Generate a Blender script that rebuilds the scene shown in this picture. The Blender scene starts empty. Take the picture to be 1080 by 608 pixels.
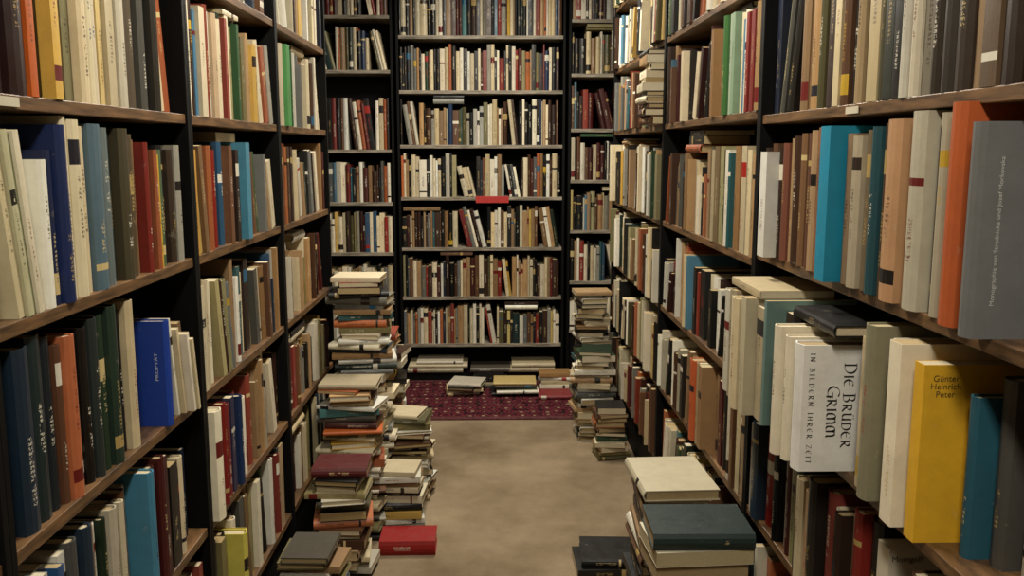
import bpy, math, random
from mathutils import Matrix, Vector
random.seed(7)
R = random.Random(11)
scene = bpy.context.scene
col_root = scene.collection

def hexc(h):
    h = h.lstrip('#')
    o = []
    for i in (0, 2, 4):
        c = int(h[i:i+2], 16) / 255
        o.append(c/12.92 if c <= .04045 else ((c+.055)/1.055)**2.4)
    return tuple(o) + (1.0,)

# ------------------------------------------------------------------ materials
class NT:
    def __init__(s, name):
        s.m = bpy.data.materials.new(name); s.m.use_nodes = True
        s.n = s.m.node_tree.nodes; s.l = s.m.node_tree.links
        s.b = s.n['Principled BSDF']
    def node(s, t, **kw):
        x = s.n.new(t)
        for k, v in kw.items(): setattr(x, k, v)
        return x
    def put(s, sock, v):
        if isinstance(v, bpy.types.NodeSocket): s.l.new(v, sock)
        else: sock.default_value = v
    def math(s, op, a, b=0.0, c=0.0):
        x = s.node('ShaderNodeMath', operation=op)
        s.put(x.inputs[0], a); s.put(x.inputs[1], b)
        if op in ('MULTIPLY_ADD', 'COMPARE'): s.put(x.inputs[2], c)
        return x.outputs[0]
    def mix(s, f, a, b, mode='MIX'):
        x = s.node('ShaderNodeMix', data_type='RGBA', blend_type=mode)
        s.put(x.inputs[0], f); s.put(x.inputs[6], a); s.put(x.inputs[7], b)
        return x.outputs[2]
    def coords(s, scale=(1, 1, 1)):
        tc = s.node('ShaderNodeTexCoord'); mp = s.node('ShaderNodeMapping')
        s.l.new(tc.outputs['Object'], mp.inputs[0]); mp.inputs['Scale'].default_value = scale
        return mp.outputs[0]
    def noise(s, vec, scale, detail=3, rough=.5):
        x = s.node('ShaderNodeTexNoise')
        s.l.new(vec, x.inputs['Vector']); x.inputs['Scale'].default_value = scale
        x.inputs['Detail'].default_value = detail; x.inputs['Roughness'].default_value = rough
        return x.outputs['Fac']
    def ramp(s, f, stops):
        x = s.node('ShaderNodeValToRGB')
        e = x.color_ramp.elements
        while len(e) < len(stops): e.new(.5)
        for i, (p, c) in enumerate(stops): e[i].position = p; e[i].color = c
        s.l.new(f, x.inputs[0]); return x.outputs[0]
    def bump(s, h, strength, dist=.01):
        x = s.node('ShaderNodeBump'); x.inputs['Strength'].default_value = strength
        x.inputs['Distance'].default_value = dist
        s.l.new(h, x.inputs['Height']); s.l.new(x.outputs[0], s.b.inputs['Normal'])

def mat_cover():
    t = NT('book_cover_cloth')
    def at(n):
        a = t.node('ShaderNodeAttribute'); a.attribute_name = n; return a
    c = at('Col').outputs['Color']; a = at('Acc').outputs['Color']
    sp = t.node('ShaderNodeSeparateXYZ'); t.l.new(at('Spn').outputs['Vector'], sp.inputs[0])
    tt = t.node('ShaderNodeSeparateXYZ'); t.l.new(at('Ttl').outputs['Vector'], tt.inputs[0])
    u, v, bh = sp.outputs; lo, hi, bc = tt.outputs
    uc = t.math('ABSOLUTE', t.math('SUBTRACT', u, .5))
    ins = t.math('LESS_THAN', uc, .5)
    band = t.math('MULTIPLY', t.math('LESS_THAN', t.math('ABSOLUTE', t.math('SUBTRACT', v, bc)), bh), ins)
    # lettering-like marks running along the spine
    o = t.coords((1, 1, 1))
    n1 = t.noise(o, 330, 0, .4); nw = t.noise(o, 60, 0, .4)
    so = t.node('ShaderNodeSeparateXYZ'); t.l.new(o, so.inputs[0])
    cell = t.math('GREATER_THAN', t.math('FRACT', t.math('MULTIPLY', so.outputs[2], 135)), .32)
    tm = t.math('MULTIPLY', t.math('GREATER_THAN', v, lo), t.math('LESS_THAN', v, hi))
    tm = t.math('MULTIPLY', tm, t.math('LESS_THAN', uc, .14))
    tm = t.math('MULTIPLY', tm, t.math('GREATER_THAN', n1, .46))
    tm = t.math('MULTIPLY', tm, t.math('GREATER_THAN', nw, .42))
    tm = t.math('MULTIPLY', tm, cell)
    wear = t.noise(o, 22, 5, .65)
    big = t.noise(o, 7, 4, .6)
    fine = t.noise(o, 160, 2, .5)
    base = t.mix(t.math('MULTIPLY', wear, .42), c, hexc('75664e'), 'MULTIPLY')
    base = t.mix(t.math('MULTIPLY', big, .32), base, hexc('8c7a5c'), 'MULTIPLY')
    base = t.mix(t.math('MULTIPLY', t.math('GREATER_THAN', wear, .68), .09), base, hexc('c9bda2'))
    x = t.mix(band, base, a)
    x = t.mix(t.math('MULTIPLY', tm, .75), x, t.mix(band, a, c))
    t.l.new(x, t.b.inputs['Base Color'])
    t.l.new(t.math('MULTIPLY_ADD', wear, .4, .24), t.b.inputs['Roughness'])
    t.b.inputs['Specular IOR Level'].default_value = .38
    t.bump(fine, .15, .002)
    return t.m

def mat_pages():
    t = NT('book_page_edges')
    a = t.node('ShaderNodeAttribute'); a.attribute_name = 'Col'
    o = t.coords((1, 1, 1))
    n = t.noise(o, 420, 2, .6); n2 = t.noise(o, 9, 4, .6)
    x = t.mix(t.math('MULTIPLY', n, .6), a.outputs['Color'], hexc('8f7c5c'), 'MULTIPLY')
    x = t.mix(t.math('MULTIPLY', n2, .4), x, hexc('a58c62'), 'MULTIPLY')
    t.l.new(x, t.b.inputs['Base Color']); t.b.inputs['Roughness'].default_value = .9
    t.bump(n, .4, .002)
    return t.m

def mat_simple(name, c1, c2, scale=(1, 1, 1), ns=8, rough=.6, bump=.1, spec=.3):
    t = NT(name); o = t.coords(scale); n = t.noise(o, ns, 5, .6)
    x = t.ramp(n, [(.3, hexc(c1)), (.7, hexc(c2))])
    t.l.new(x, t.b.inputs['Base Color']); t.b.inputs['Roughness'].default_value = rough
    t.b.inputs['Specular IOR Level'].default_value = spec
    if bump: t.bump(n, bump, .005)
    return t.m

M_COVER = mat_cover(); M_PAGE = mat_pages()
M_BLACK = mat_simple('black_stained_wood', '040404', '0c0b0a', (4, 4, .6), 12, .6, spec=.12)
M_WOOD = mat_simple('worn_shelf_wood', '2e2014', '745535', (3, 1, 10), 9, .42, spec=.45)
M_WOODB = mat_simple('grey_shelf_wood', '4b4438', '9a9080', (1, 3, 10), 9, .5)
M_WALL = mat_simple('plaster_wall', '3d3830', '4a443a', (1, 1, 1), 3, .9)
M_CEIL = mat_simple('ceiling_paint', '8f897c', '9a9488', (1, 1, 1), 3, .9)

def mat_carpet():
    t = NT('worn_carpet'); o = t.coords()
    n = t.noise(o, 1.9, 6, .65); f = t.noise(o, 240, 2, .6); m = t.noise(o, 9, 5, .7)
    x = t.ramp(n, [(.30, hexc('76664f')), (.5, hexc('908069')), (.7, hexc('a6967c'))])
    x = t.mix(t.math('MULTIPLY', m, .38), x, hexc('937f66'), 'MULTIPLY')
    x = t.mix(t.math('MULTIPLY', f, .5), x, hexc('746652'), 'MULTIPLY')
    t.l.new(x, t.b.inputs['Base Color']); t.b.inputs['Roughness'].default_value = .95
    t.b.inputs['Specular IOR Level'].default_value = .1
    t.bump(f, .6, .006); return t.m
def mat_rug():
    t = NT('persian_rug'); o = t.coords()
    v = t.node('ShaderNodeTexVoronoi'); v.inputs['Scale'].default_value = 14; v.inputs['Randomness'].default_value = .35
    t.l.new(o, v.inputs['Vector'])
    x = t.ramp(v.outputs['Distance'], [(.10, hexc('a08068')), (.20, hexc('301018')), (.42, hexc('662632')), (.58, hexc('2a1418'))])
    v2 = t.node('ShaderNodeTexVoronoi'); v2.inputs['Scale'].default_value = 42
    t.l.new(o, v2.inputs['Vector'])
    x = t.mix(t.math('MULTIPLY', t.math('LESS_THAN', v2.outputs['Distance'], .24), .45), x, hexc('8d6a5a'))
    n = t.noise(o, 300, 1, .5)
    x = t.mix(t.math('MULTIPLY', n, .5), x, hexc('50403c'), 'MULTIPLY')
    t.l.new(x, t.b.inputs['Base Color']); t.b.inputs['Roughness'].default_value = .95
    t.b.inputs['Specular IOR Level'].default_value = .1
    t.bump(n, .5, .004); return t.m
M_CARPET = mat_carpet(); M_RUG = mat_rug()
M_RUGB = mat_simple('rug_border_wool', '301418', '5c2e30', (1, 1, 1), 40, .95)

def mat_flat(name, h, rough=.5, emit=0):
    t = NT(name); o = t.coords(); n = t.noise(o, 30, 3)
    x = t.mix(t.math('MULTIPLY', n, .2), hexc(h), hexc('807868'), 'MULTIPLY')
    t.l.new(x, t.b.inputs['Base Color']); t.b.inputs['Roughness'].default_value = rough
    if emit:
        t.b.inputs['Emission Color'].default_value = hexc(h); t.b.inputs['Emission Strength'].default_value = emit
    return t.m

# ------------------------------------------------------------------ mesh helpers
class Books:
    """one mesh holding any number of fully modelled books"""
    def __init__(s):
        s.v = []; s.f = []; s.m = []; s.c = []; s.a = []; s.sp = []; s.tt = []
    def book(s, M, T, D, H, colr, acc=None, soft=False, page=None, plain=False):
        c = .0012 if soft else .0028
        c = min(c, T*.2)
        over = .0006 if soft else .0035
        r = .0008 if soft else min(.007, T*.22)
        colr = hexc(colr) if isinstance(colr, str) else colr
        j = R.uniform(.74, 1.12)
        lum0 = .3*colr[0]+.6*colr[1]+.1*colr[2]
        if lum0 < .07: j *= .62
        elif lum0 < .16: j *= .8
        ds = R.uniform(0, .22)
        tint = R.choice([(1, .97, .88), (1, .93, .78), (.97, .99, .96), (1, .97, .90)])
        if plain: j, ds, tint = 1, 0, (1, 1, .98)
        colr = tuple(min(.9, (x*(1-ds)+lum0*ds)*j*tt) for x, tt in zip(colr[:3], tint)) + (1,)
        if acc is None:
            lum = .3*colr[0]+.6*colr[1]+.1*colr[2]
            acc = R.choice(['16120f', '1c1a22', '5a1512', '2a2018']) if lum > .16 else R.choice(['b3a070', 'bdb6a4', '9a8350', 'c4bfae'])
            if R.random() < .10: acc = R.choice(['8a2018', '1f4f6a', 'a8882a'])
        acc = hexc(acc)
        lo = R.uniform(.12, .5); hi = lo + R.uniform(.2, .4)
        bc = R.uniform(.15, .85); bh = R.choice([0, 0, 0, 0, 0, 0, .02, .04, .07])
        if bh: bc = R.choice([.78, .82, .14, .65])
        if plain: lo, hi, bh = 2, 2, 0
        out = [(0, D, -5)]; inn = [(c, D)]
        for i in range(5):
            k = i/4
            y = r*(1-math.sin(math.pi*k))
            out.append((T*k, y, k)); inn.append((c+(T-2*c)*k, y+c))
        out.append((T, D, 6)); inn.append((T-c, D))
        base = len(s.v); n = 7
        for z in (0, H):
            for (x, y, u) in out:
                s.v.append(tuple(M @ Vector((x, y, z)))); s.sp.append((u, z/H, bh))
            for (x, y) in inn:
                s.v.append(tuple(M @ Vector((x, y, z)))); s.sp.append((-5, z/H, 0))
        cnt = 4*n
        s.c += [colr]*cnt; s.a += [acc]*cnt; s.tt += [(lo, hi, bc)]*cnt
        flip = M.to_3x3().determinant() < 0
        def F(*ix, m=0):
            ix = [base+i for i in ix]
            s.f.append(ix[::-1] if flip else ix); s.m.append(m)
        o0, i0, o1, i1 = 0, n, 2*n, 3*n
        for i in range(n-1):
            F(o0+i, o0+i+1, o1+i+1, o1+i)
            F(i0+i+1, i0+i, i1+i, i1+i+1)
            F(o1+i, o1+i+1, i1+i+1, i1+i)
            F(o0+i+1, o0+i, i0+i, i0+i+1)
        F(o0, o1, i1, i0); F(o0+n-1, i0+n-1, i1+n-1, o1+n-1)
        pc = page or R.choice(['d6cbad', 'c8bb96', 'e0d8c0', 'b8a57c', 'd2c8aa', 'ab9668', 'b09c74'])
        pc = hexc(pc)
        b2 = len(s.v)
        x0, x1, y0, y1, z0, z1 = c+.0002, T-c-.0002, r+c+.0005, D-over, over, H-over
        for (x, y, z) in [(x0,y0,z0),(x1,y0,z0),(x1,y1,z0),(x0,y1,z0),(x0,y0,z1),(x1,y0,z1),(x1,y1,z1),(x0,y1,z1)]:
            s.v.append(tuple(M @ Vector((x, y, z))))
        s.c += [pc]*8; s.a += [pc]*8; s.sp += [(-5, 0, 0)]*8; s.tt += [(2, 2, 0)]*8
        for q in [(3,2,1,0),(4,5,6,7),(0,1,5,4),(1,2,6,5),(2,3,7,6),(3,0,4,7)]:
            ix = [b2+i for i in q]
            s.f.append(ix[::-1] if flip else ix); s.m.append(1)
    def make(s, name, parent=None):
        me = bpy.data.meshes.new(name)
        me.from_pydata(s.v, [], s.f); me.materials.append(M_COVER); me.materials.append(M_PAGE)
        me.polygons.foreach_set('material_index', s.m)
        for nm, d, tp in (('Col', s.c, 'FLOAT_COLOR'), ('Acc', s.a, 'FLOAT_COLOR')):
            a = me.attributes.new(nm, tp, 'POINT'); a.data.foreach_set('color', [x for t in d for x in t])
        for nm, d in (('Spn', s.sp), ('Ttl', s.tt)):
            a = me.attributes.new(nm, 'FLOAT_VECTOR', 'POINT'); a.data.foreach_set('vector', [x for t in d for x in t])
        me.update()
        ob = bpy.data.objects.new(name, me); col_root.objects.link(ob)
        if parent: ob.parent = parent
        return ob

class Boxes:
    def __init__(s): s.v = []; s.f = []; s.m = []
    def box(s, a, b, m=0):
        x0, x1 = sorted((a[0], b[0])); y0, y1 = sorted((a[1], b[1])); z0, z1 = sorted((a[2], b[2]))
        n = len(s.v)
        s.v += [(x0,y0,z0),(x1,y0,z0),(x1,y1,z0),(x0,y1,z0),(x0,y0,z1),(x1,y0,z1),(x1,y1,z1),(x0,y1,z1)]
        for q in [(3,2,1,0),(4,5,6,7),(0,1,5,4),(1,2,6,5),(2,3,7,6),(3,0,4,7)]:
            s.f.append([n+i for i in q]); s.m.append(m)
    def make(s, name, mats, bevel=0, parent=None):
        me = bpy.data.meshes.new(name); me.from_pydata(s.v, [], s.f)
        for m in mats: me.materials.append(m)
        me.polygons.foreach_set('material_index', s.m); me.update()
        ob = bpy.data.objects.new(name, me); col_root.objects.link(ob)
        if bevel:
            md = ob.modifiers.new('edge', 'BEVEL'); md.width = bevel; md.segments = 2
        if parent: ob.parent = parent
        return ob

def frame(t, d, z, o):
    M = Matrix.Identity(4)
    for i in range(3):
        M[i][0] = t[i]; M[i][1] = d[i]; M[i][2] = z[i]; M[i][3] = o[i]
    return M
AX = {'L': (Vector((0,1,0)), Vector((-1,0,0))), 'R': (Vector((0,1,0)), Vector((1,0,0))), 'B': (Vector((1,0,0)), Vector((0,1,0)))}
UP = Vector((0,0,1))
def pos(side, s, front, z):
    return Vector((s, front, z)) if side == 'B' else Vector((front, s, z))
def place(B, side, s, T, front, D, H, z, colr, lean=0, **kw):
    t, d = AX[side]
    t2 = t*math.cos(lean) + UP*math.sin(lean); z2 = UP*math.cos(lean) - t*math.sin(lean)
    B.book(frame(t2, d, z2, pos(side, s, front, z)), T, D, H, colr, **kw)
def flat(B, side, s, L, front, D, T, z, colr, **kw):
    t, d = AX[side]
    B.book(frame(UP, d, t, pos(side, s, front, z)), T, D, L, colr, **kw)

PAL = {
 'cream': ['e6dcc2', 'd9ccab', 'e8dfca', 'cdbf9c', 'e4dac0', 'd2c6a8'],
 'white': ['eeece2', 'e6e2d6', 'dcd8ca', 'f2eee2'],
 'tan': ['b08d62', '9c7a52', 'a88a66', 'b89870', '8c6c48'],
 'brown': ['5c3a24', '4a2e1e', '6e4a30', '3c2820', '7a5238'],
 'dark': ['15130f', '1c1c20', '221a18', '0e1014', '2a2622', '14181a'],
 'grey': ['8a8a84', '6e7274', 'a3a39c', '5a5e60', 'b0aea4'],
 'blue': ['243f6e', '2f5a84', '1a294a', '4a7a98', '2a405a'],
 'teal': ['2a7488', '2e6068', '1e4448', '4a8088'],
 'red': ['9a2c20', '802020', 'a8402c', '6a1c1c', '90342e'],
 'maroon': ['4c1c1c', '58201e', '602c28', '3c1614'],
 'orange': ['b8602c', 'c06a34', 'a4501f'],
 'yellow': ['cfa838', 'cbac58', 'c09838', 'd4c070'],
 'green': ['305238', '223c2a', '446e44', '26382e', '56704a'],
 'olive': ['7a7448', '8c865c', '5e5a38', '9a946a'],
}
MIX = {
 'back': dict(cream=5, white=3.2, tan=2, brown=3, dark=6.5, grey=2, blue=1, teal=.6, red=1.3, maroon=1.4, orange=1.1, yellow=.7, green=.8, olive=1),
 'warm': dict(cream=5, white=2.4, tan=4.6, brown=4.5, dark=4, grey=2, blue=.5, teal=.4, red=1.1, maroon=1.4, orange=1, yellow=.6, green=.7, olive=1.5),
 'light': dict(cream=8, white=5.5, tan=3, brown=2, dark=3, grey=3, blue=.9, teal=.6, red=.9, maroon=.8, orange=.7, yellow=.5, green=.6, olive=1.3),
 'mixed': dict(cream=5, white=3, tan=3, brown=3.2, dark=4, grey=2.5, blue=1.5, teal=.8, red=1.6, maroon=1.5, orange=1, yellow=1, green=1.4, olive=1.4),
 'darkish': dict(cream=3, white=1.8, tan=2.4, brown=3.4, dark=5.5, grey=2.5, blue=1.3, teal=.7, red=1, maroon=2, orange=.5, yellow=.4, green=1.6, olive=1.2),
 'redish': dict(cream=3, white=2.2, tan=2, brown=3, dark=3, grey=1, blue=.6, red=2.6, maroon=3.5, orange=.8, yellow=.3, green=.5),
}
def pick(mix):
    d = MIX[mix]; k = R.choices(list(d), list(d.values()))[0]
    return R.choice(PAL[k])

def row(B, side, front, s0, s1, z, clear, mix='mixed', seq=(), tr=(.018, .045), hr=(.60, .93), back=(.005, .03), sign=1, leanp=.08, maxH=.31, tops=1):
    seq = list(seq); s = s0 + .003; rec = []
    hclu = R.uniform(*hr); inlean = False
    while True:
        if R.random() < .22: hclu = R.uniform(*hr)
        H = min(maxH, clear*min(hr[1], max(hr[0]*.9, hclu + R.uniform(-.08, .08))))
        T = R.uniform(*tr); c = pick(mix); sb = R.uniform(*back); lean = 0; D = R.uniform(.14, .20)
        if R.random() < .15: T *= .5
        if R.random() < .08: T = min(.07, T*1.5)
        if seq:
            e = seq.pop(0)
            if e is not None:
                c = e[0]
                if len(e) > 1 and e[1]: T = e[1]
                if len(e) > 2 and e[2]: H = e[2]
                if len(e) > 3 and e[3] is not None: sb = e[3]
                if len(e) > 4 and e[4]: lean = math.radians(e[4])
        elif R.random() < leanp:
            lean = math.radians(R.uniform(4, 14)); k = R.randint(2, 5)
            s += H*math.sin(lean)
            for i in range(k):
                T2 = R.uniform(*tr)
                if s + T2/math.cos(lean) > s1 - .004: break
                H2 = H*R.uniform(.88, 1.0)
                place(B, side, s, T2, front + sign*R.uniform(*back), D, H2, z, pick(mix), lean=lean, soft=R.random() < .4)
                s += T2/math.cos(lean) + .0006
            s += .003; inlean = False
            rec.append((s-.15, s, z+1)); continue
        if s + T > s1 - .004: break
        if lean and not inlean: s += H*math.sin(lean)
        if lean: rec.append((s-.1, s+T, z+1))
        inlean = bool(lean)
        H = min(H, clear-.006)
        place(B, side, s, T, front + sign*sb, D, H, z, c, lean=lean, soft=R.random() < .35)
        rec.append((s, s+T, z+H))
        s += T/math.cos(lean) + R.uniform(.0004, .002)
    for k in range(tops):
        L = R.uniform(.17, .25); a = R.uniform(s0+.01, max(s0+.02, s1-L-.02))
        hit = [q[2] for q in rec if q[1] > a and q[0] < a+L]
        if not hit or a+L > s1-.01: continue
        zt = max(hit)+.001
        while True:
            T = R.uniform(.012, .032)
            if zt + T > z+clear-.004: break
            flat(B, side, a+R.uniform(0, .01), L-R.uniform(.01, .03), front+sign*R.uniform(-.005, .03), R.uniform(.13, .17), T, zt, pick(mix), soft=R.random() < .5)
            zt += T+.0005
            if R.random() < .4: break

def stack(B, cx, cy, z0, height, W=(.13, .19), L=(.19, .26), tr=(.015, .045), face='S', mix='light', seq=(), top=None, jit=.02, rot=8):
    """pile of books lying flat; face = where spines look"""
    z = z0; seq = list(seq); stop = False
    while not stop:
        T = R.uniform(*tr); D = R.uniform(*W); H = R.uniform(*L); c = pick(mix); kw = dict(soft=R.random() < .4)
        f = face if len(face) == 1 else R.choice(face)
        j = jit; ro = rot
        e = None
        if z + T - z0 >= height:
            stop = True
            if top: e = top
        elif seq: e = seq.pop(0)
        if e:
            c = e[0]
            if len(e) > 1 and e[1]: T = e[1]
            if len(e) > 2 and e[2]: D = e[2]
            if len(e) > 3 and e[3]: H = e[3]
            if len(e) > 4 and e[4]: f = e[4]; j = 0; ro = 3; kw['soft'] = False
        ang = {'S': 0, 'E': math.pi/2, 'W': -math.pi/2, 'N': math.pi}[f] + math.radians(R.uniform(-ro, ro))
        t = Vector((0,0,1)); d = Vector((-math.sin(ang), math.cos(ang), 0)); h = Vector((math.cos(ang), math.sin(ang), 0))
        o = Vector((cx + R.uniform(-j, j), cy + R.uniform(-j, j), z)) - d*D/2 - h*H/2
        B.book(frame(t, d, h, o), T, D, H, c, **kw)
        z += T + .0004
    return z

# ------------------------------------------------------------------ bookcases
TH = .022
def bookcase(side, front, s0, s1, shelves, top, depth=.27, wood=None, name='bookcase', base=None):
    B = Boxes(); sg = {'L': -1, 'R': 1, 'B': 1}[side]
    def bx(sa, sb, fa, fb, za, zb, m):
        if side == 'B': B.box((sa, front+fa, za), (sb, front+fb, zb), m)
        else: B.box((front+sg*fa, sa, za), (front+sg*fb, sb, zb), m)
    u = .016
    bx(s0, s0+u, -.004, depth, 0, top, 0); bx(s1-u, s1, -.004, depth, 0, top, 0)
    bx(s0+u, s1-u, depth-.012, depth, 0, top, 0)
    for z in shelves: bx(s0+u, s1-u, .001, depth-.012, z-TH, z, 1)
    bx(s0+u, s1-u, 0, depth-.012, top-TH, top, 0)
    if base: bx(s0+u, s1-u, 0, depth-.012, 0, base, 0)
    else: bx(s0+u, s1-u, .02, .04, 0, min(shelves)-TH, 0)
    return B.make(name, [M_BLACK, wood or M_WOOD], .0015)

LX, RX, BY = -.70, .676, 5.75
Lz = [.255, .585, .915, 1.25, 1.58, 1.91, 2.24]; LT = 2.57
Rz = [.235, .56, .89, 1.245, 1.585, 1.92, 2.25]; RT = 2.58
R2z = [.23, .55, .88, 1.22, 1.60, 1.93, 2.26]

def clear_of(zs, top, z):
    up = [q for q in zs if q > z+.01] + [top]
    return min(up) - TH - z
def fill_case(side, front, s0, s1, zs, top, mixes, seqs=None, **kw):
    B = Books(); sg = {'L': -1, 'R': 1, 'B': 1}[side]
    for i, z in enumerate(zs):
        row(B, side, front, s0+.018, s1-.018, z, clear_of(zs, top, z), mix=mixes[i % len(mixes)], seq=(seqs or {}).get(z, ()), sign=sg, **kw)
    return B

# LEFT wall : units
for (a, b) in [(-.52, .36), (.36, 1.24), (1.24, 2.12), (2.12, 3.0), (3.0, 3.87)]:
    bookcase('L', LX, a, b, Lz, LT)
B = fill_case('L', LX, -.52, .36, Lz, LT, ['mixed', 'warm', 'darkish', 'light'], back=(.0, .035)); B.make('shelved_books')
B = fill_case('L', LX, .36, 1.24, Lz, LT, ['mixed', 'warm', 'darkish', 'light'], back=(.0, .035)); B.make('shelved_books')

# nearest visible unit on the left
B = Books()
seq158 = [('4c1c1c',.05,.28,.0),('3a1414',.05,.29,.01),('341414',.05,.28,.0),('c8601c',.022,.28,.0),('5c3a24',.018,.26,.02),('15130f',.03,.29,.02),
          ('d8ae2c',.025,.30,-.002),('15130f',.03,.29,.03),('9a946a',.02,.27,.03),('8c865c',.03,.3,.02),('e6dcc2',.03,.28),('d9ccab',.03,.29),('e4dbc6',.03,.28),('cdbf9c',.025,.27),('cfc090',.02,.28),('d2c6a8',.035,.29),('dedacb',.03,.27),('c0b89c',.03,.28),('7a7468',.04,.28),('6e6458',.035,.27),('5a5e60',.03,.28),('3c3a34',.03,.28)]
seq585 = [('6e7274',.03,.26,.0),('3c7aa6',.02,.27,.01),('b8b6ae',.03,.26,.0),('1c1c20',.03,.26,.02),('2a5a94',.02,.25,.0),('e8e6de',.025,.26,.01),('5a5e60',.03,.27,.0),('8a8a84',.025,.25,.02),('24405c',.03,.27,.0),('a88a66',.02,.26,.01),('dedcd2',.03,.25,.02),('1c3c28',.02,.25,.01),('b8b6ae',.03,.26,.0),('3c2820',.03,.26,.02),('d9ccab',.02,.25,.01),('6e4a30',.03,.26,.02),('d8d0bc',.02,.26,.03),('2e86b0',.03,.28,-.02),('8a8a84',.02,.26,.03),('5c2420',.03,.27,.0),('5c1c1c',.03,.28,-.01),('4c1418',.03,.27,.0)]
for i, z in enumerate(Lz):
    if z in (.915, 1.25): continue
    row(B, 'L', LX, 1.258, 2.102, z, clear_of(Lz, LT, z), mix=['mixed','mixed','darkish','mixed','light','warm','warm'][i], seq={1.58: seq158, .585: seq585}.get(z, ()), sign=-1, back=(0, .035))
for (y, T, xf, H, c, ln) in [(1.262,.025,-.72,.26,'8c865c',0),
   (1.335,.018,-.705,.285,'e6dfc0',8),(1.354,.016,-.70,.28,'c4c49a',8),(1.371,.014,-.705,.275,'9fae88',8),(1.386,.016,-.70,.28,'eae4cc',8),(1.403,.014,-.71,.27,'dcd6b8',8),
   (1.42,.028,-.70,.235,'eeeade',0),(1.45,.022,-.705,.25,'23305e',0),(1.474,.034,-.694,.29,'1e3a86',0),(1.511,.02,-.705,.305,'e0d7bc',0),(1.533,.04,-.70,.30,'e8dab8',0),(1.575,.03,-.71,.29,'d6c8a4',0),
   (1.608,.05,-.70,.295,'5a7484',0),(1.66,.045,-.708,.29,'6c8088',0),(1.707,.025,-.72,.28,'3c4a50',0),(1.734,.045,-.70,.29,'565240',0),(1.781,.04,-.71,.28,'5e4e36',0),(1.823,.025,-.72,.27,'8c6c48',0),
   (1.85,.02,-.70,.265,'9e2c20',0),(1.872,.026,-.71,.255,'4c1c1c',0),(1.90,.018,-.70,.25,'b8602c',0),(1.92,.02,-.705,.24,'cfa838',0),(1.942,.03,-.71,.25,'56704a',0),(1.974,.035,-.72,.26,'1c1c20',0),(2.011,.03,-.71,.25,'4a3828',0),(2.043,.03,-.705,.26,'a3a39c',0)]:
    place(B, 'L', y, T, xf, .19, H, 1.25, c, lean=math.radians(ln), soft=(ln > 0))
for (y, T, xf, H, c) in [(1.262,.05,-.72,.28,'1c2a38'),(1.314,.045,-.705,.29,'203448'),(1.361,.045,-.71,.30,'20404a'),(1.408,.035,-.715,.29,'1c2a38'),(1.445,.018,-.71,.27,'7a5038'),(1.465,.035,-.70,.28,'b86438'),(1.502,.03,-.715,.27,'3c2820'),(1.534,.03,-.71,.28,'221a18'),
   (1.566,.03,-.705,.29,'36464c'),(1.598,.035,-.71,.29,'244632'),(1.635,.035,-.70,.30,'2e4638'),(1.672,.03,-.715,.29,'3c4638'),(1.704,.02,-.72,.28,'1c1c20'),(1.726,.035,-.705,.295,'d8ccac'),(1.763,.03,-.74,.26,'b0a080'),(1.795,.035,-.77,.24,'15130f'),(1.832,.03,-.79,.22,'221a18')]:
    place(B, 'L', y, T, xf, .17, H, .915, c)
s = 1.925
for T, c, xf, H, ln in [(.012,'ece8d6',-.70,.225,9),(.014,'dbceae',-.69,.20,9),(.012,'eee8d8',-.675,.185,9),(.012,'d0c2a0',-.67,.17,9),(.014,'d8ccae',-.685,.18,9),(.02,'8c6c48',-.71,.2,9)]:
    place(B, 'L', s+.03, T, xf, .15, H, .915, c, lean=math.radians(ln), soft=True); s += T+.003
B.make('shelved_books')

B = fill_case('L', LX, 2.12, 3.0, Lz, LT, ['darkish', 'mixed', 'warm', 'mixed', 'mixed', 'mixed', 'warm'], {
 1.58: [('e0dac8',.025,.27,.0),('dad6ca',.02,.27,.01),('4a2e1e',.03,.27,.01),('3c7aa6',.015,.25),('e0d6bc',.04,.26,.0),('9c3a20',.03,.27,.0),('eae4d2',.04,.26,.01),('b9a080',.03,.26,.0),('e2dbc8',.03,.25,.0),('20382c',.03,.27,.01),('a83a24',.02,.26,.0),('d9ccab',.03,.27),('a3a39c',.03,.26),('9a946a',.03,.25),('2c5a34',.02,.26)],
 1.25: [('bf9030',.02,.25,.0),('d0b868',.02,.25,.01,6),('8c6c48',.025,.26,.0,6),('cbbe9e',.02,.26,.01,6),('b8601c',.03,.26,.0),('5c3a24',.03,.26,.02),('902418',.025,.25,.01),('15130f',.03,.26,.02),('2a5a84',.03,.27,.01),('e0d9c8',.02,.25,.02),('8c5a38',.03,.26,.0),('6e4a30',.03,.26,.02),('3c2820',.03,.25,.0),('a08058',.03,.25),('3f86a4',.04,.27,-.012),('1c6a84',.02,.26,.0)],
 .915: [('d0c2a0',.03,.26,.0),('d6caaa',.03,.27,.0),('8c865c',.02,.26,.01),('e2d8be',.03,.26,.01),('b0ac84',.03,.26,.0,9),('4a2e1e',.03,.25,.0,9),('9a946a',.03,.25,.0,9),('6e7274',.02,.24,.0,9)],
 .585: [('f0eee4',.05,.28,-.025),('cbbe9e',.03,.26,.0),('bf8a80',.02,.26,.0),('8a1a1a',.03,.27,-.01),('e2e0d8',.02,.26,.0),('8a1a1a',.04,.25,.0),('3c3a60',.03,.26,.0),('e2e0d8',.02,.25,.01),('1f3f7a',.03,.25,-.01),('c8a450',.02,.24,.0),('a02418',.02,.25)],
 .255: [('2a3a2c',.03,.27,.0),('8c865c',.04,.26,-.01),('15130f',.03,.26,.0),('d8cc40',.035,.25,-.05),('dcc430',.03,.24,-.04),('e8e6de',.03,.26,.0)]},
 back=(.0, .035)); B.make('shelved_books')
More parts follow.
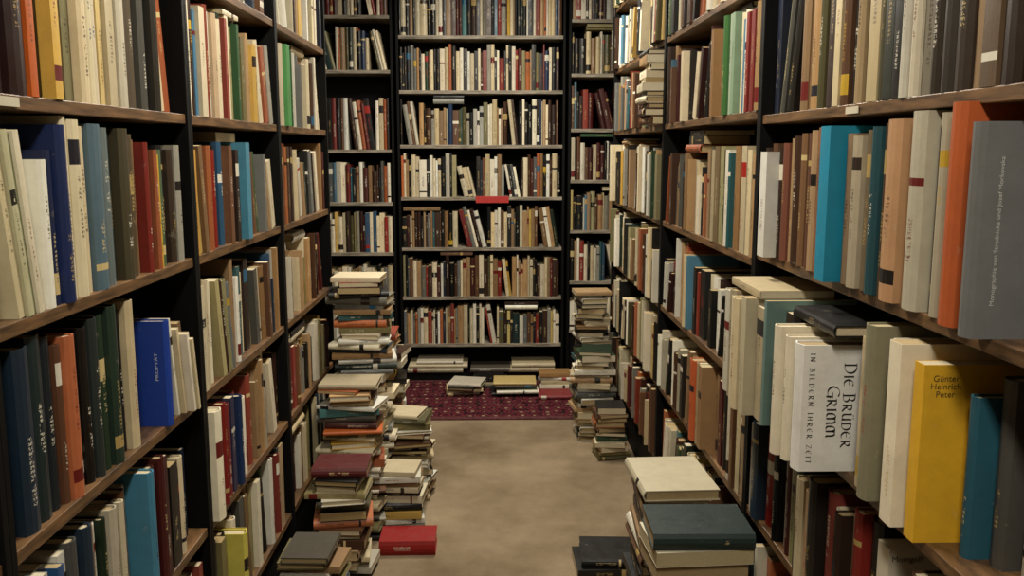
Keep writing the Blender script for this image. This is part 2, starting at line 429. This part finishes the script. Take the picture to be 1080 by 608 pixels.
B = fill_case('L', LX, 3.0, 3.87, Lz, LT, ['mixed','mixed','warm','redish','light','light','warm'], {
 1.58: [('d9d2bf',.03,.26),('cbbe9e',.03,.26),('d6ccb2',.03,.27),('4c9a50',.05,.27,-.01),('3e8a44',.04,.26,.0),('d6ccb2',.03,.26),('2c5a34',.02,.26)],
 1.25: [('6e4a30',.03,.26,.0),('8a4a2c',.03,.27,.0),('b8703c',.03,.26,.0),('5c3a24',.03,.26),('98302c',.03,.26),('3c2820',.03,.26)]},
 back=(.0, .035)); B.make('shelved_books')

# RIGHT wall : units
for (a, b, zz) in [(-.34, .98, Rz), (.98, 2.3, Rz), (2.3, 3.6, R2z), (3.6, 5.1, R2z)]:
    bookcase('R', RX, a, b, zz, RT)
B = fill_case('R', RX, -.34, .98, Rz, RT, ['mixed', 'warm', 'light', 'warm'], back=(.0, .035)); B.make('shelved_books')
B = Books()
row(B, 'R', RX, .998, 2.282, 1.585, .313, mix='warm', sign=1, back=(0, .03), tops=0, seq=[
 ('3c2820',.04,.28,.02),('5c3a24',.05,.29,.0),('2a2622',.04,.30,.0),('8c7250',.04,.29,.01),('3a2418',.05,.30,.0),('6e5a44',.04,.29,.0),('a88a66',.035,.30,.01),('4a3a2c',.045,.29,.0),('4a4036',.04,.29,.0),('3e362c',.03,.3,.0),('8a8272',.04,.29,.01),('cfc8b4',.03,.3,.0),('d8d2c2',.025,.29,-.004),('15130f',.03,.29,.0),('2e3a2c',.035,.29,.0),('56543c',.02,.29,.0),('c8b890',.045,.29,.0),('8a8272',.03,.28,.01),('a89068',.03,.29,.0),('2a2622',.035,.28,.01),('6e4a30',.035,.28,.0),('cbbe9e',.03,.27,.0),('3c2820',.03,.28,.0),('a88a66',.03,.29,.01),('5e5a38',.03,.28,.0),('b08d62',.04,.27,.0),('8c6c48',.03,.28)])
eye = [(1.0,.03,.70,.25,'b8b6ae'),(1.035,.045,.70,.26,'8c6c48'),(1.085,.045,.69,.27,'dedcd2'),
 (1.262,.045,.655,.322,'b85c30'),(1.31,.025,.69,.27,'6e4a30'),(1.337,.03,.672,.31,'c0bcae'),(1.369,.022,.684,.29,'4a3828'),
 (1.393,.05,.662,.315,'c4c4ba'),(1.446,.025,.68,.30,'a3a39c'),(1.473,.055,.66,.305,'b98b5e'),(1.53,.03,.672,.30,'5c4630'),(1.562,.035,.664,.295,'2a5c68'),(1.60,.035,.672,.29,'7a6a50'),
 (1.637,.04,.662,.28,'c0b094'),(1.679,.04,.668,.285,'8c7458'),(1.721,.05,.640,.30,'1c8cb0'),(1.773,.03,.676,.29,'9a8a70'),(1.805,.035,.672,.295,'7a3c2c'),(1.842,.035,.67,.30,'9a6a4c'),(1.879,.03,.668,.295,'a88a66'),(1.911,.04,.676,.29,'6a4434'),(1.953,.03,.672,.29,'8a6a50'),
 (1.985,.04,.67,.285,'5c3a24'),(2.027,.03,.676,.28,'b08d62'),(2.059,.035,.668,.27,'8a4a34'),(2.096,.03,.67,.26,'4a2e1e'),(2.128,.05,.644,.25,'f2f0ea'),(2.18,.03,.68,.27,'6e4a30'),(2.212,.04,.675,.26,'3c2820')]
for (y, T, xf, H, c) in eye:
    place(B, 'R', y, T, xf, .2, H, 1.245, c, soft=(c in ('f2f0ea', '1c8cb0')), plain=(c in ('b85c30', '1c8cb0')))
low = [(1.0,.04,.79,.26,'e8e6de'),(1.045,.04,.79,.27,'d2c6a8'),(1.09,.04,.785,.26,'8a8a84'),(1.135,.035,.775,.27,'dcdad2'),(1.178,.035,.757,.27,'cecbc0'),(1.222,.035,.735,.285,'5c5c5a'),
 (1.262,.026,.706,.25,'2a7aa0'),(1.290,.03,.728,.235,'d6caaa'),(1.381,.042,.645,.305,'eeebe0'),(1.425,.03,.66,.30,'e0d6bc'),(1.457,.028,.672,.29,'a89878'),(1.49,.042,.645,.312,'96947c'),
 (1.535,.035,.662,.28,'c4b89a'),(1.572,.04,.68,.25,'3c2e20'),(1.70,.03,.572,.25,'e8e6dc'),(1.735,.035,.562,.264,'f0eee4'),(1.775,.04,.61,.25,'5a5a54'),(1.82,.05,.63,.27,'1a1612'),(1.875,.05,.64,.26,'4e3a28'),
 (1.93,.018,.598,.282,'6f8c88'),(1.955,.05,.60,.26,'c0b496'),(2.01,.04,.575,.275,'d8cbaa'),(2.055,.05,.565,.265,'cdbf9c'),(2.11,.04,.58,.26,'e2d8be'),(2.155,.05,.585,.27,'b0a080'),(2.21,.06,.59,.26,'dcd4c0')]
for (y, T, xf, H, c) in low:
    place(B, 'R', y, T, xf, min(.2, .925-xf), H, .89, c, soft=R.random() < .5, plain=(c == '6f8c88'))
flat(B, 'R', 1.60, .22, .62, .17, .022, 1.16, '17181a'); flat(B, 'R', 1.99, .24, .60, .17, .018, .89+.277, 'd6cbad', soft=True)
y = 1.0
cols = ['c8c6be','8a8a84','cbbe9e','3c2820','b8a888','15130f','d6ccb2','5c3a24',None,'1c1c20','a02418','c0b290','3c2820','d6ccb2','90342e','2a2622','a88a66','cbbe9e','26382e','8c865c','5c1c1c','dcdad2','1c1c20','b08d62','a02418','24405c','a3a39c','cbbe9e']
for c in cols:
    T = R.uniform(.03, .05)
    if c is None: y = 1.525; continue
    if y + T > 1.465 and y < 1.5: continue
    if y + T > 2.28: break
    place(B, 'R', y, T, R.uniform(.655, .70), .2, R.uniform(.22, .27), .56, c); y += T+.001
row(B, 'R', RX, .998, 2.282, .235, .30, mix='mixed', sign=1, back=(-.02, .03))
row(B, 'R', RX, .998, 2.282, 1.92, .30, mix='warm', sign=1); row(B, 'R', RX, .998, 2.282, 2.25, .30, mix='warm', sign=1)
B.make('shelved_books')

B = Books()
sq2 = {
 1.60: [('b08d62',.03,.27),('8c865c',.03,.27),('8a1a1a',.03,.26,.0),('5a5e60',.02,.27),('a02418',.025,.26,.0),('d8d6ce',.03,.27),('3c7aa6',.02,.25),('cbbe9e',.03,.27),('2a2622',.03,.27),('7aa08c',.03,.28,.0),('9ab0a0',.03,.28,.0),('3e7a40',.04,.28,-.01),('d6ccb2',.02,.27),('a8a47c',.03,.27),('56744a',.02,.27),('d2c6a8',.03,.26),('8c6c48',.03,.26)],
 1.22: [('b08d62',.03,.27),('4a3828',.03,.28),('cbbe9e',.03,.28,.0),('3c7aa6',.02,.26),('c9bda0',.04,.29,.0),('b8601c',.02,.27),('8c6c48',.04,.29,.0),('a88a66',.03,.28),('2e6870',.02,.27),('eae8e0',.04,.28,.0),('5e5a38',.03,.28),('9a946a',.04,.29,.0),('7a6a50',.05,.29,.0),('c0b290',.03,.28),('8c865c',.04,.29),('5e5a38',.04,.29),('a88a66',.03,.28)],
 .55: [('a88a66',.03,.26),('3c2820',.03,.26),('cbbe9e',.04,.27,.0),('6e4a30',.03,.26),('b8b6ae',.03,.26),('d8d6ce',.03,.27,.0),('8a8a84',.04,.26),('2a2622',.04,.26),('5c1c1c',.04,.26),('b08d62',.04,.26),('9c7a52',.04,.26),('8c6c48',.03,.26),('b08a60',.04,.27,-.02),('a4906a',.04,.27,-.02),('d8642a',.055,.27,-.03),('e0ded6',.03,.26,.0)],
}
for i, z in enumerate(R2z):
    row(B, 'R', RX, 2.318, 3.582, z, clear_of(R2z, RT, z), mix=['mixed','mixed','redish','warm','mixed','light','mixed'][i], seq=sq2.get(z, ()), sign=1, back=(-.01, .03), tr=(.02, .048))
B.make('shelved_books')
B = Books()
for i, z in enumerate(R2z):
    row(B, 'R', RX, 3.87 if z == 1.60 else 3.618, 5.082, z, clear_of(R2z, RT, z), mix=['mixed','light','light','warm','warm','mixed','mixed'][i], sign=1, back=(-.03, .02), tr=(.02, .05))
stack(B, .715, 3.735, 1.60, .285, W=(.19, .22), L=(.18, .21), tr=(.018, .035), face='W', mix='warm', rot=5, jit=.012)
B.make('shelved_books')

# BACK wall : three units
Bz = [.25, .56, .88, 1.203, 1.53, 1.867, 2.20]; BLz = [.21, .53, .85, 1.17, 1.50, 1.99, 2.32]; BRz = [.34, .66, .99, 1.31, 1.63, 1.97, 2.30]
bookcase('B', BY, -.60, .455, Bz, 2.55, wood=M_WOODB, base=.06)
bookcase('B', BY, -1.30, -.62, BLz, 2.65, wood=M_WOODB)
bookcase('B', BY, .475, 1.0, BRz, 2.63, wood=M_WOODB)
B = Books()
mxs = ['light', 'warm', 'warm', 'back', 'back', 'back', 'back']
for i, z in enumerate(Bz):
    row(B, 'B', BY, -.582, .437, z, clear_of(Bz, 2.55, z), mix=mxs[i], sign=1, tr=(.012, .030), hr=(.70, .90), back=(0, .02), leanp=.025)
for (xa, L, T, zz, c) in [(-.56,.36,.03,.0605,'d6cbad'),(-.55,.38,.025,.091,'c8bda0'),(-.50,.3,.02,.117,'e0d8c4'),(-.15,.26,.03,.0605,'6e6458'),(.10,.3,.028,.0605,'b8a888'),(.12,.28,.03,.09,'d6ccb2')]:
    flat(B, 'B', xa, L, BY-.02, .2, T, zz, c, soft=False)
B.make('shelved_books')
B = Books()
for i, z in enumerate(BLz):
    row(B, 'B', BY, -1.282, -.638, z, clear_of(BLz, 2.65, z), mix=['light','light','light','light','back','light','redish'][i], sign=1, tr=(.012, .032), hr=(.68, .9), back=(0, .02), maxH=.32 if z == 1.50 else .26, tops=0, leanp=.03)
B.make('shelved_books')
B = Books()
for i, z in enumerate(BRz):
    row(B, 'B', BY, .493, .982, z, clear_of(BRz, 2.63, z), mix=['mixed','light','warm','back','redish','back','redish'][i], sign=1, tr=(.012, .032), hr=(.68, .9), back=(0, .02), leanp=.03)
B.make('shelved_books')

# ------------------------------------------------------------------ piles on the floor
def pile(*args, name='book_pile', **kw):
    B = Books(); stack(B, *args, **kw); return B.make(name)
pile(-.545, 3.72, 0, .97, W=(.15,.19), L=(.2,.26), face='SSE', mix='light', tr=(.012,.032), rot=10)
pile(-.54, 4.02, 0, .66, W=(.16,.19), L=(.2,.26), face='SSE', mix='warm', rot=10)
pile(-.56, 4.32, 0, .55, W=(.15,.19), L=(.2,.25), face='S', mix='light')
pile(-.375, 3.80, 0, .37, W=(.15,.19), L=(.17,.21), face='SSE', mix='light', tr=(.012,.028), rot=14, jit=.025)
pile(-.555, 3.42, 0, .60, W=(.15,.18), L=(.2,.25), face='SE', mix='light', tr=(.012,.03), rot=12, top=('b9ad90',.02,.17,.22,'S'))
pile(-.535, 3.06, 0, .40, W=(.14,.17), L=(.18,.21), face='SE', mix='darkish', tr=(.014,.035), rot=10, top=('7c1c24',.035,.16,.19,'S'), jit=.012)
pile(-.385, 3.49, 0, .23, W=(.14,.17), L=(.18,.21), face='S', mix='light', rot=8, tr=(.015,.03), jit=.012,
   seq=[('8a8a84',.02),('d8d6ce',.02),('c8a450',.03,.15,.2),('1c1c20',.035,.15,.2),('d6ccb2',.03,.15,.2),('15130f',.02),('d9d2bf',.02)], top=('cbc3ac',.02))
B = Books(); stack(B, -.325, 3.25, 0, .02, W=(.14,.15), L=(.2,.21), face='S', rot=3, jit=0, seq=[('2a201a',.018,.14,.2)], top=('ac1a1a',.056,.15,.21,'S')); B.make('red_book')
pile(-.58, 2.72, 0, .24, W=(.14,.16), L=(.18,.2), face='SE', mix='mixed', rot=8, tr=(.014,.03), top=('5e5a50',.02,.15,.19,'E'))
pile(-.575, 2.46, 0, .16, W=(.14,.16), L=(.18,.2), face='SE', mix='mixed', rot=8, tr=(.014,.03))
# right side
pile(.50, 2.44, 0, .565, W=(.17,.20), L=(.24,.27), face='W', mix='darkish', tr=(.018,.04), rot=4, jit=.012, top=('d6ccb2',.03,.21,.27,'W'))
pile(.505, 2.12, 0, .565, W=(.17,.19), L=(.22,.24), face='NE', mix='warm', tr=(.03,.05), rot=5, jit=.010, top=('2c4444',.042,.19,.245,'S'))
B = Books(); stack(B, .42, 3.10, 0, .04, W=(.18,.2), L=(.2,.22), face='S', seq=[('15130f',.03,.2,.22)], top=('101012',.03,.2,.21,'S'), rot=4); B.make('book_pile')
pile(.545, 4.92, .0115, .72, W=(.14,.17), L=(.18,.2), face='SW', mix='light', tr=(.014,.03), jit=.012, rot=12)
pile(.52, 4.60, 0, .46, W=(.15,.18), L=(.2,.22), face='SW', mix='light', tr=(.014,.035), jit=.015, rot=12)
pile(.57, 4.27, 0, .24, W=(.13,.15), L=(.14,.16), face='SW', mix='warm', tr=(.014,.035), jit=.012, rot=12)
# in front of the back bookcase, on the rug
RZ = .0115
pile(-.18, 5.42, RZ, .075, W=(.15,.18), L=(.2,.24), face='SE', mix='light', tr=(.012,.024), rot=12)
pile(-.02, 5.60, RZ, .05, W=(.13,.15), L=(.18,.22), face='S', mix='darkish', tr=(.012,.024), rot=12, jit=.01)
pile(.13, 5.42, RZ, .075, W=(.18,.20), L=(.25,.29), face='S', mix='warm', tr=(.012,.022), rot=4, top=('d2b878',.015,.18,.26,'S'))
pile(.38, 5.34, RZ, .02, W=(.15,.17), L=(.2,.22), face='S', mix='redish', tr=(.02,.03), rot=4, jit=.01, top=('98303a',.022,.17,.22,'S'))
pile(.39, 5.56, RZ, .09, W=(.14,.16), L=(.18,.21), face='S', mix='light', tr=(.015,.03), rot=8, jit=.01)

# ------------------------------------------------------------------ individual books with lettering
def ink(colr): return bpy.data.materials.get('ink_'+colr) or mat_flat('ink_'+colr, colr, .6)
def text(parent, body, M, width, colr, height=None):
    cu = bpy.data.curves.new('lettering', 'FONT'); cu.body = body; cu.align_x = 'CENTER'; cu.align_y = 'CENTER'
    cu.extrude = .0001; cu.size = 1; cu.space_line = .9
    ob = bpy.data.objects.new('lettering', cu); col_root.objects.link(ob)
    bpy.context.view_layer.update()
    k = width/max(ob.dimensions.x, 1e-4); ky = k
    if height: ky = height/max(ob.dimensions.y, 1e-4)
    ob.matrix_world = M @ Matrix.Diagonal((k, ky, .5, 1))
    cu.materials.append(ink(colr)); ob.parent = parent
    return ob
# broad-nib (calligraphic) capitals: strokes on a unit-high grid
def arc(cx, cy, rx, ry, a0, a1, n=12):
    return [(cx+rx*math.cos(math.radians(a0+(a1-a0)*i/n)), cy+ry*math.sin(math.radians(a0+(a1-a0)*i/n))) for i in range(n+1)]
GL = {
 'D': (.80, [[(.14, 1), (.14, 0)], [(.0, 1), (.3, 1)] + arc(.3, .5, .42, .5, 90, -90) + [(.0, 0)]]),
 'I': (.26, [[(.12, 1.02), (.12, 0)], [(.02, .98), (.2, 1.03)], [(.04, 0), (.22, .02)]]),
 'E': (.66, [arc(.42, .5, .38, .5, 60, 300, 16), [(.05, .52), (.52, .55)]]),
 'B': (.68, [[(.14, 1), (.14, 0)], [(.0, 1), (.28, 1)] + arc(.28, .77, .24, .23, 90, -90) + [(.14, .54)], [(.28, .54)] + arc(.28, .27, .30, .27, 90, -90) + [(.0, 0)]]),
 'R': (.72, [[(.14, 1), (.14, 0)], [(.0, 1), (.28, 1)] + arc(.28, .74, .26, .26, 90, -90) + [(.16, .48)], [(.26, .48), (.44, .2), (.68, -.04)]]),
 'U': (.76, [[(.04, 1), (.14, .98), (.14, .4)] + arc(.38, .32, .24, .32, 180, 320, 8) + [(.62, .3)], [(.62, 1), (.62, 0), (.70, -.02)]]),
 'Ü': (.76, [[(.04, 1), (.14, .98), (.14, .4)] + arc(.38, .32, .24, .32, 180, 320, 8) + [(.62, .3)], [(.62, 1), (.62, 0), (.70, -.02)], [(.24, 1.24), (.30, 1.20)], [(.50, 1.24), (.56, 1.20)]]),
 'G': (.78, [arc(.44, .5, .40, .5, 50, 330, 16), [(.42, .44), (.78, .44)], [(.70, .44), (.70, -.1)]]),
 'M': (1.02, [arc(.34, .5, .28, .5, 200, 100, 8)[::-1] + arc(.30, .25, .24, .25, 180, 270, 6), [(.50, 1), (.50, 0)], arc(.30, .6, .20, .4, 120, 0, 8), arc(.70, .6, .20, .4, 180, 0, 10) + [(.90, .15), (.98, 0)]]),
 'N': (.80, [[(.12, 1), (.12, 0)], [(.08, 1), (.66, 0)], [(.66, 1), (.66, 0)], [(.58, 1), (.76, 1)]]),
 'L': (.58, [[(.12, 1), (.12, 0)], [(.06, 0), (.54, 0), (.56, .1)]]),
 'H': (.76, [[(.12, 1), (.12, 0)], [(.62, 1), (.62, 0)], [(.12, .52), (.62, .52)]]),
 'Z': (.66, [[(.06, .9), (.08, 1), (.60, 1), (.04, 0), (.60, 0), (.62, .1)]]),
 'T': (.64, [[(.0, .94), (.04, 1), (.62, 1)], [(.32, 1), (.32, 0)]]),
 ' ': (.42, []),
}
def nib_text(parent, body, M, width, height, colr, nib=.085, gap=.12, big=()):
    vs, fs = [], []; x = 0; a = math.radians(28)
    nx, ny = nib*math.cos(a), nib*math.sin(a)
    for i, ch in enumerate(body):
        w, strokes = GL[ch]; k = 1.28 if i in big else 1
        for st in strokes:
            for p, q in zip(st, st[1:]):
                P = [(p[0]*k-nx, p[1]*k-ny), (q[0]*k-nx, q[1]*k-ny), (q[0]*k+nx, q[1]*k+ny), (p[0]*k+nx, p[1]*k+ny)]
                b = len(vs); dx, dy = q[0]-p[0], q[1]-p[1]; l = math.hypot(dx, dy) or 1
                h = .028
                ox, oy = -dy/l*h, dx/l*h
                vs += [(x+u, v, 0) for u, v in P]; fs.append([b, b+1, b+2, b+3])
                b = len(vs)
                for (u, v) in ((p[0]*k-ox, p[1]*k-oy), (q[0]*k-ox, q[1]*k-oy), (q[0]*k+ox, q[1]*k+oy), (p[0]*k+ox, p[1]*k+oy)):
                    vs.append((x+u, v, .004))
                fs.append([b, b+1, b+2, b+3])
        x += w*k + gap
    x -= gap
    sx, sy = width/x, height
    vs = [((u-x/2)*sx, (v-.5)*sy, zz*sy) for u, v, zz in vs]
    me = bpy.data.meshes.new('lettering'); me.from_pydata(vs, [], fs); me.materials.append(ink(colr))
    ob = bpy.data.objects.new('lettering', me); col_root.objects.link(ob)
    ob.matrix_world = M; ob.parent = parent
X, Y, Z = Vector((1,0,0)), Vector((0,1,0)), Vector((0,0,1))
def tm(dx, dy, p): return frame(dx, dy, dx.cross(dy), p)

B = Books(); place(B, 'R', 1.64, .048, .576, .15, .247, .89, 'f6f5f0', plain=True); g = B.make('white_grimm_book')
yy = 1.64 - .0006
nib_text(g, 'DIE BRÜDER', tm(-Z, X, Vector((.670, yy, .89+.130))), .165, .018, '1c1a18', big=(0, 4))
nib_text(g, 'GRIMM', tm(-Z, X, Vector((.640, yy, .89+.118))), .100, .018, '1c1a18', big=(0,))
nib_text(g, 'IN BILDERN IHRER ZEIT', tm(-Z, X, Vector((.600, yy, .89+.124))), .215, .0095, '2c2824', nib=.085, gap=.40)
B = Books(); place(B, 'R', 1.322, .032, .655, .18, .286, .89, 'e6b430', soft=True, plain=True); g = B.make('yellow_book')
text(g, 'Günter\nHeinrich\nPeter', tm(X, Z, Vector((.690, 1.3214, .89+.252))), .046, '4a3a1c')
B = Books(); place(B, 'R', 1.185, .038, .642, .19, .292, 1.245, '727476', plain=True); g = B.make('grey_hardcover_book')
text(g, 'Monographie von Strednicka und Jozef Morkovska', tm(Z, -X, Vector((.672, 1.1844, 1.245+.146))), .20, 'b8b8b2', height=.0075)
B = Books(); place(B, 'R', 1.468, .045, .688, .18, .25, .56, 'dcd4c0', soft=True, plain=True); g = B.make('cream_book')
text(g, 'Montgolfi', tm(X, Z, Vector((.722, 1.4674, .56+.232))), .055, '3a3228')
B = Books(); place(B, 'L', 1.872, .03, -.688, .17, .228, .915, '1c40a0', plain=True); g = B.make('blue_book')
text(g, 'PROPYÄT', tm(Z, -X, Vector((-.712, 1.8714, .915+.13))), .06, 'b4bccc', height=.008)

# red shelf sign & paper labels
B = Boxes(); B.box((-.11, BY-.006, 1.165), (.10, BY-.001, 1.208)); B.make('red_shelf_sign', [mat_flat('red_sign_card', 'a02420')], .0005)
mlab = mat_flat('paper_label', 'b8b09a')
B = Boxes(); B.box((LX+.0005, 1.30, 1.562), (LX+.002, 1.37, 1.576)); B.make('shelf_label', [mlab])
B = Boxes(); B.box((RX-.002, 1.68, 1.567), (RX-.0005, 1.74, 1.580)); B.make('shelf_label', [mlab])

# ------------------------------------------------------------------ room shell
def plane_box(name, a, b, mat):
    B = Boxes(); B.box(a, b); return B.make(name, [mat])
x0, x1, y0, y1, H = -1.34, 1.04, -1.6, 6.05, 2.75
plane_box('floor', (x0-.1, y0-.1, -.1), (x1+.1, y1+.1, 0), M_CARPET)
plane_box('ceiling', (x0-.1, y0-.1, H), (x1+.1, y1+.1, H+.1), M_CEIL)
plane_box('wall_left', (x0-.1, y0, 0), (x0, y1, H), M_WALL)
plane_box('wall_right', (x1, y0, 0), (x1+.1, y1, H), M_WALL)
plane_box('wall_back', (x0-.1, y1, 0), (x1+.1, y1+.1, H), M_WALL)
plane_box('wall_front', (x0-.1, y0-.1, 0), (x1+.1, y0, H), M_WALL)
B = Boxes()
B.box((-.86, 4.93, 0), (.62, 5.70, .010), 0)
B.box((-.90, 4.88, 0), (.66, 4.93, .009), 1); B.box((-.90, 5.70, 0), (.66, 5.74, .009), 1)
B.box((-.90, 4.93, 0), (-.86, 5.70, .009), 1); B.box((.62, 4.93, 0), (.66, 5.70, .009), 1)
B.make('persian_rug', [M_RUG, M_RUGB], .002)

# ------------------------------------------------------------------ ceiling lamps
M_TUBE = mat_flat('fluorescent_tube', 'fff0d8', .4, 4); M_HOUS = mat_flat('lamp_housing', 'd8d6d0', .4)
def lamp(yc, power, colr=(1, .925, .79)):
    B = Boxes(); B.box((-.11, yc-.42, H-.06), (.11, yc+.42, H), 0)
    B.box((-.07, yc-.38, H-.085), (-.035, yc+.38, H-.06), 1); B.box((.035, yc-.38, H-.085), (.07, yc+.38, H-.06), 1)
    o = B.make('ceiling_lamp', [M_HOUS, M_TUBE], .004)
    L = bpy.data.lights.new('tube_light', 'AREA'); L.shape = 'RECTANGLE'; L.size = .2; L.size_y = .8; L.energy = power; L.color = colr
    lo = bpy.data.objects.new('tube_light', L); lo.location = (0, yc, H-.1); col_root.objects.link(lo); lo.parent = o
for yc, p in ((-.1, 50), (2.2, 46), (4.4, 68)):
    lamp(yc, p)
w = bpy.data.worlds.new('World'); scene.world = w; w.use_nodes = True
w.node_tree.nodes['Background'].inputs[0].default_value = (.6, .7, .8, 1); w.node_tree.nodes['Background'].inputs[1].default_value = .3

# ------------------------------------------------------------------ camera
cam = bpy.data.cameras.new('camera'); cam.sensor_width = 36; cam.lens = 36*950/1080; cam.clip_start = .02
co = bpy.data.objects.new('camera', cam); col_root.objects.link(co); scene.camera = co
co.location = (0, 0, 1.5)
co.rotation_euler = (math.radians(90-8.74), 0, math.radians(-1.2))
try:
    scene.view_settings.view_transform = 'Standard'; scene.view_settings.look = 'None'
except Exception: pass
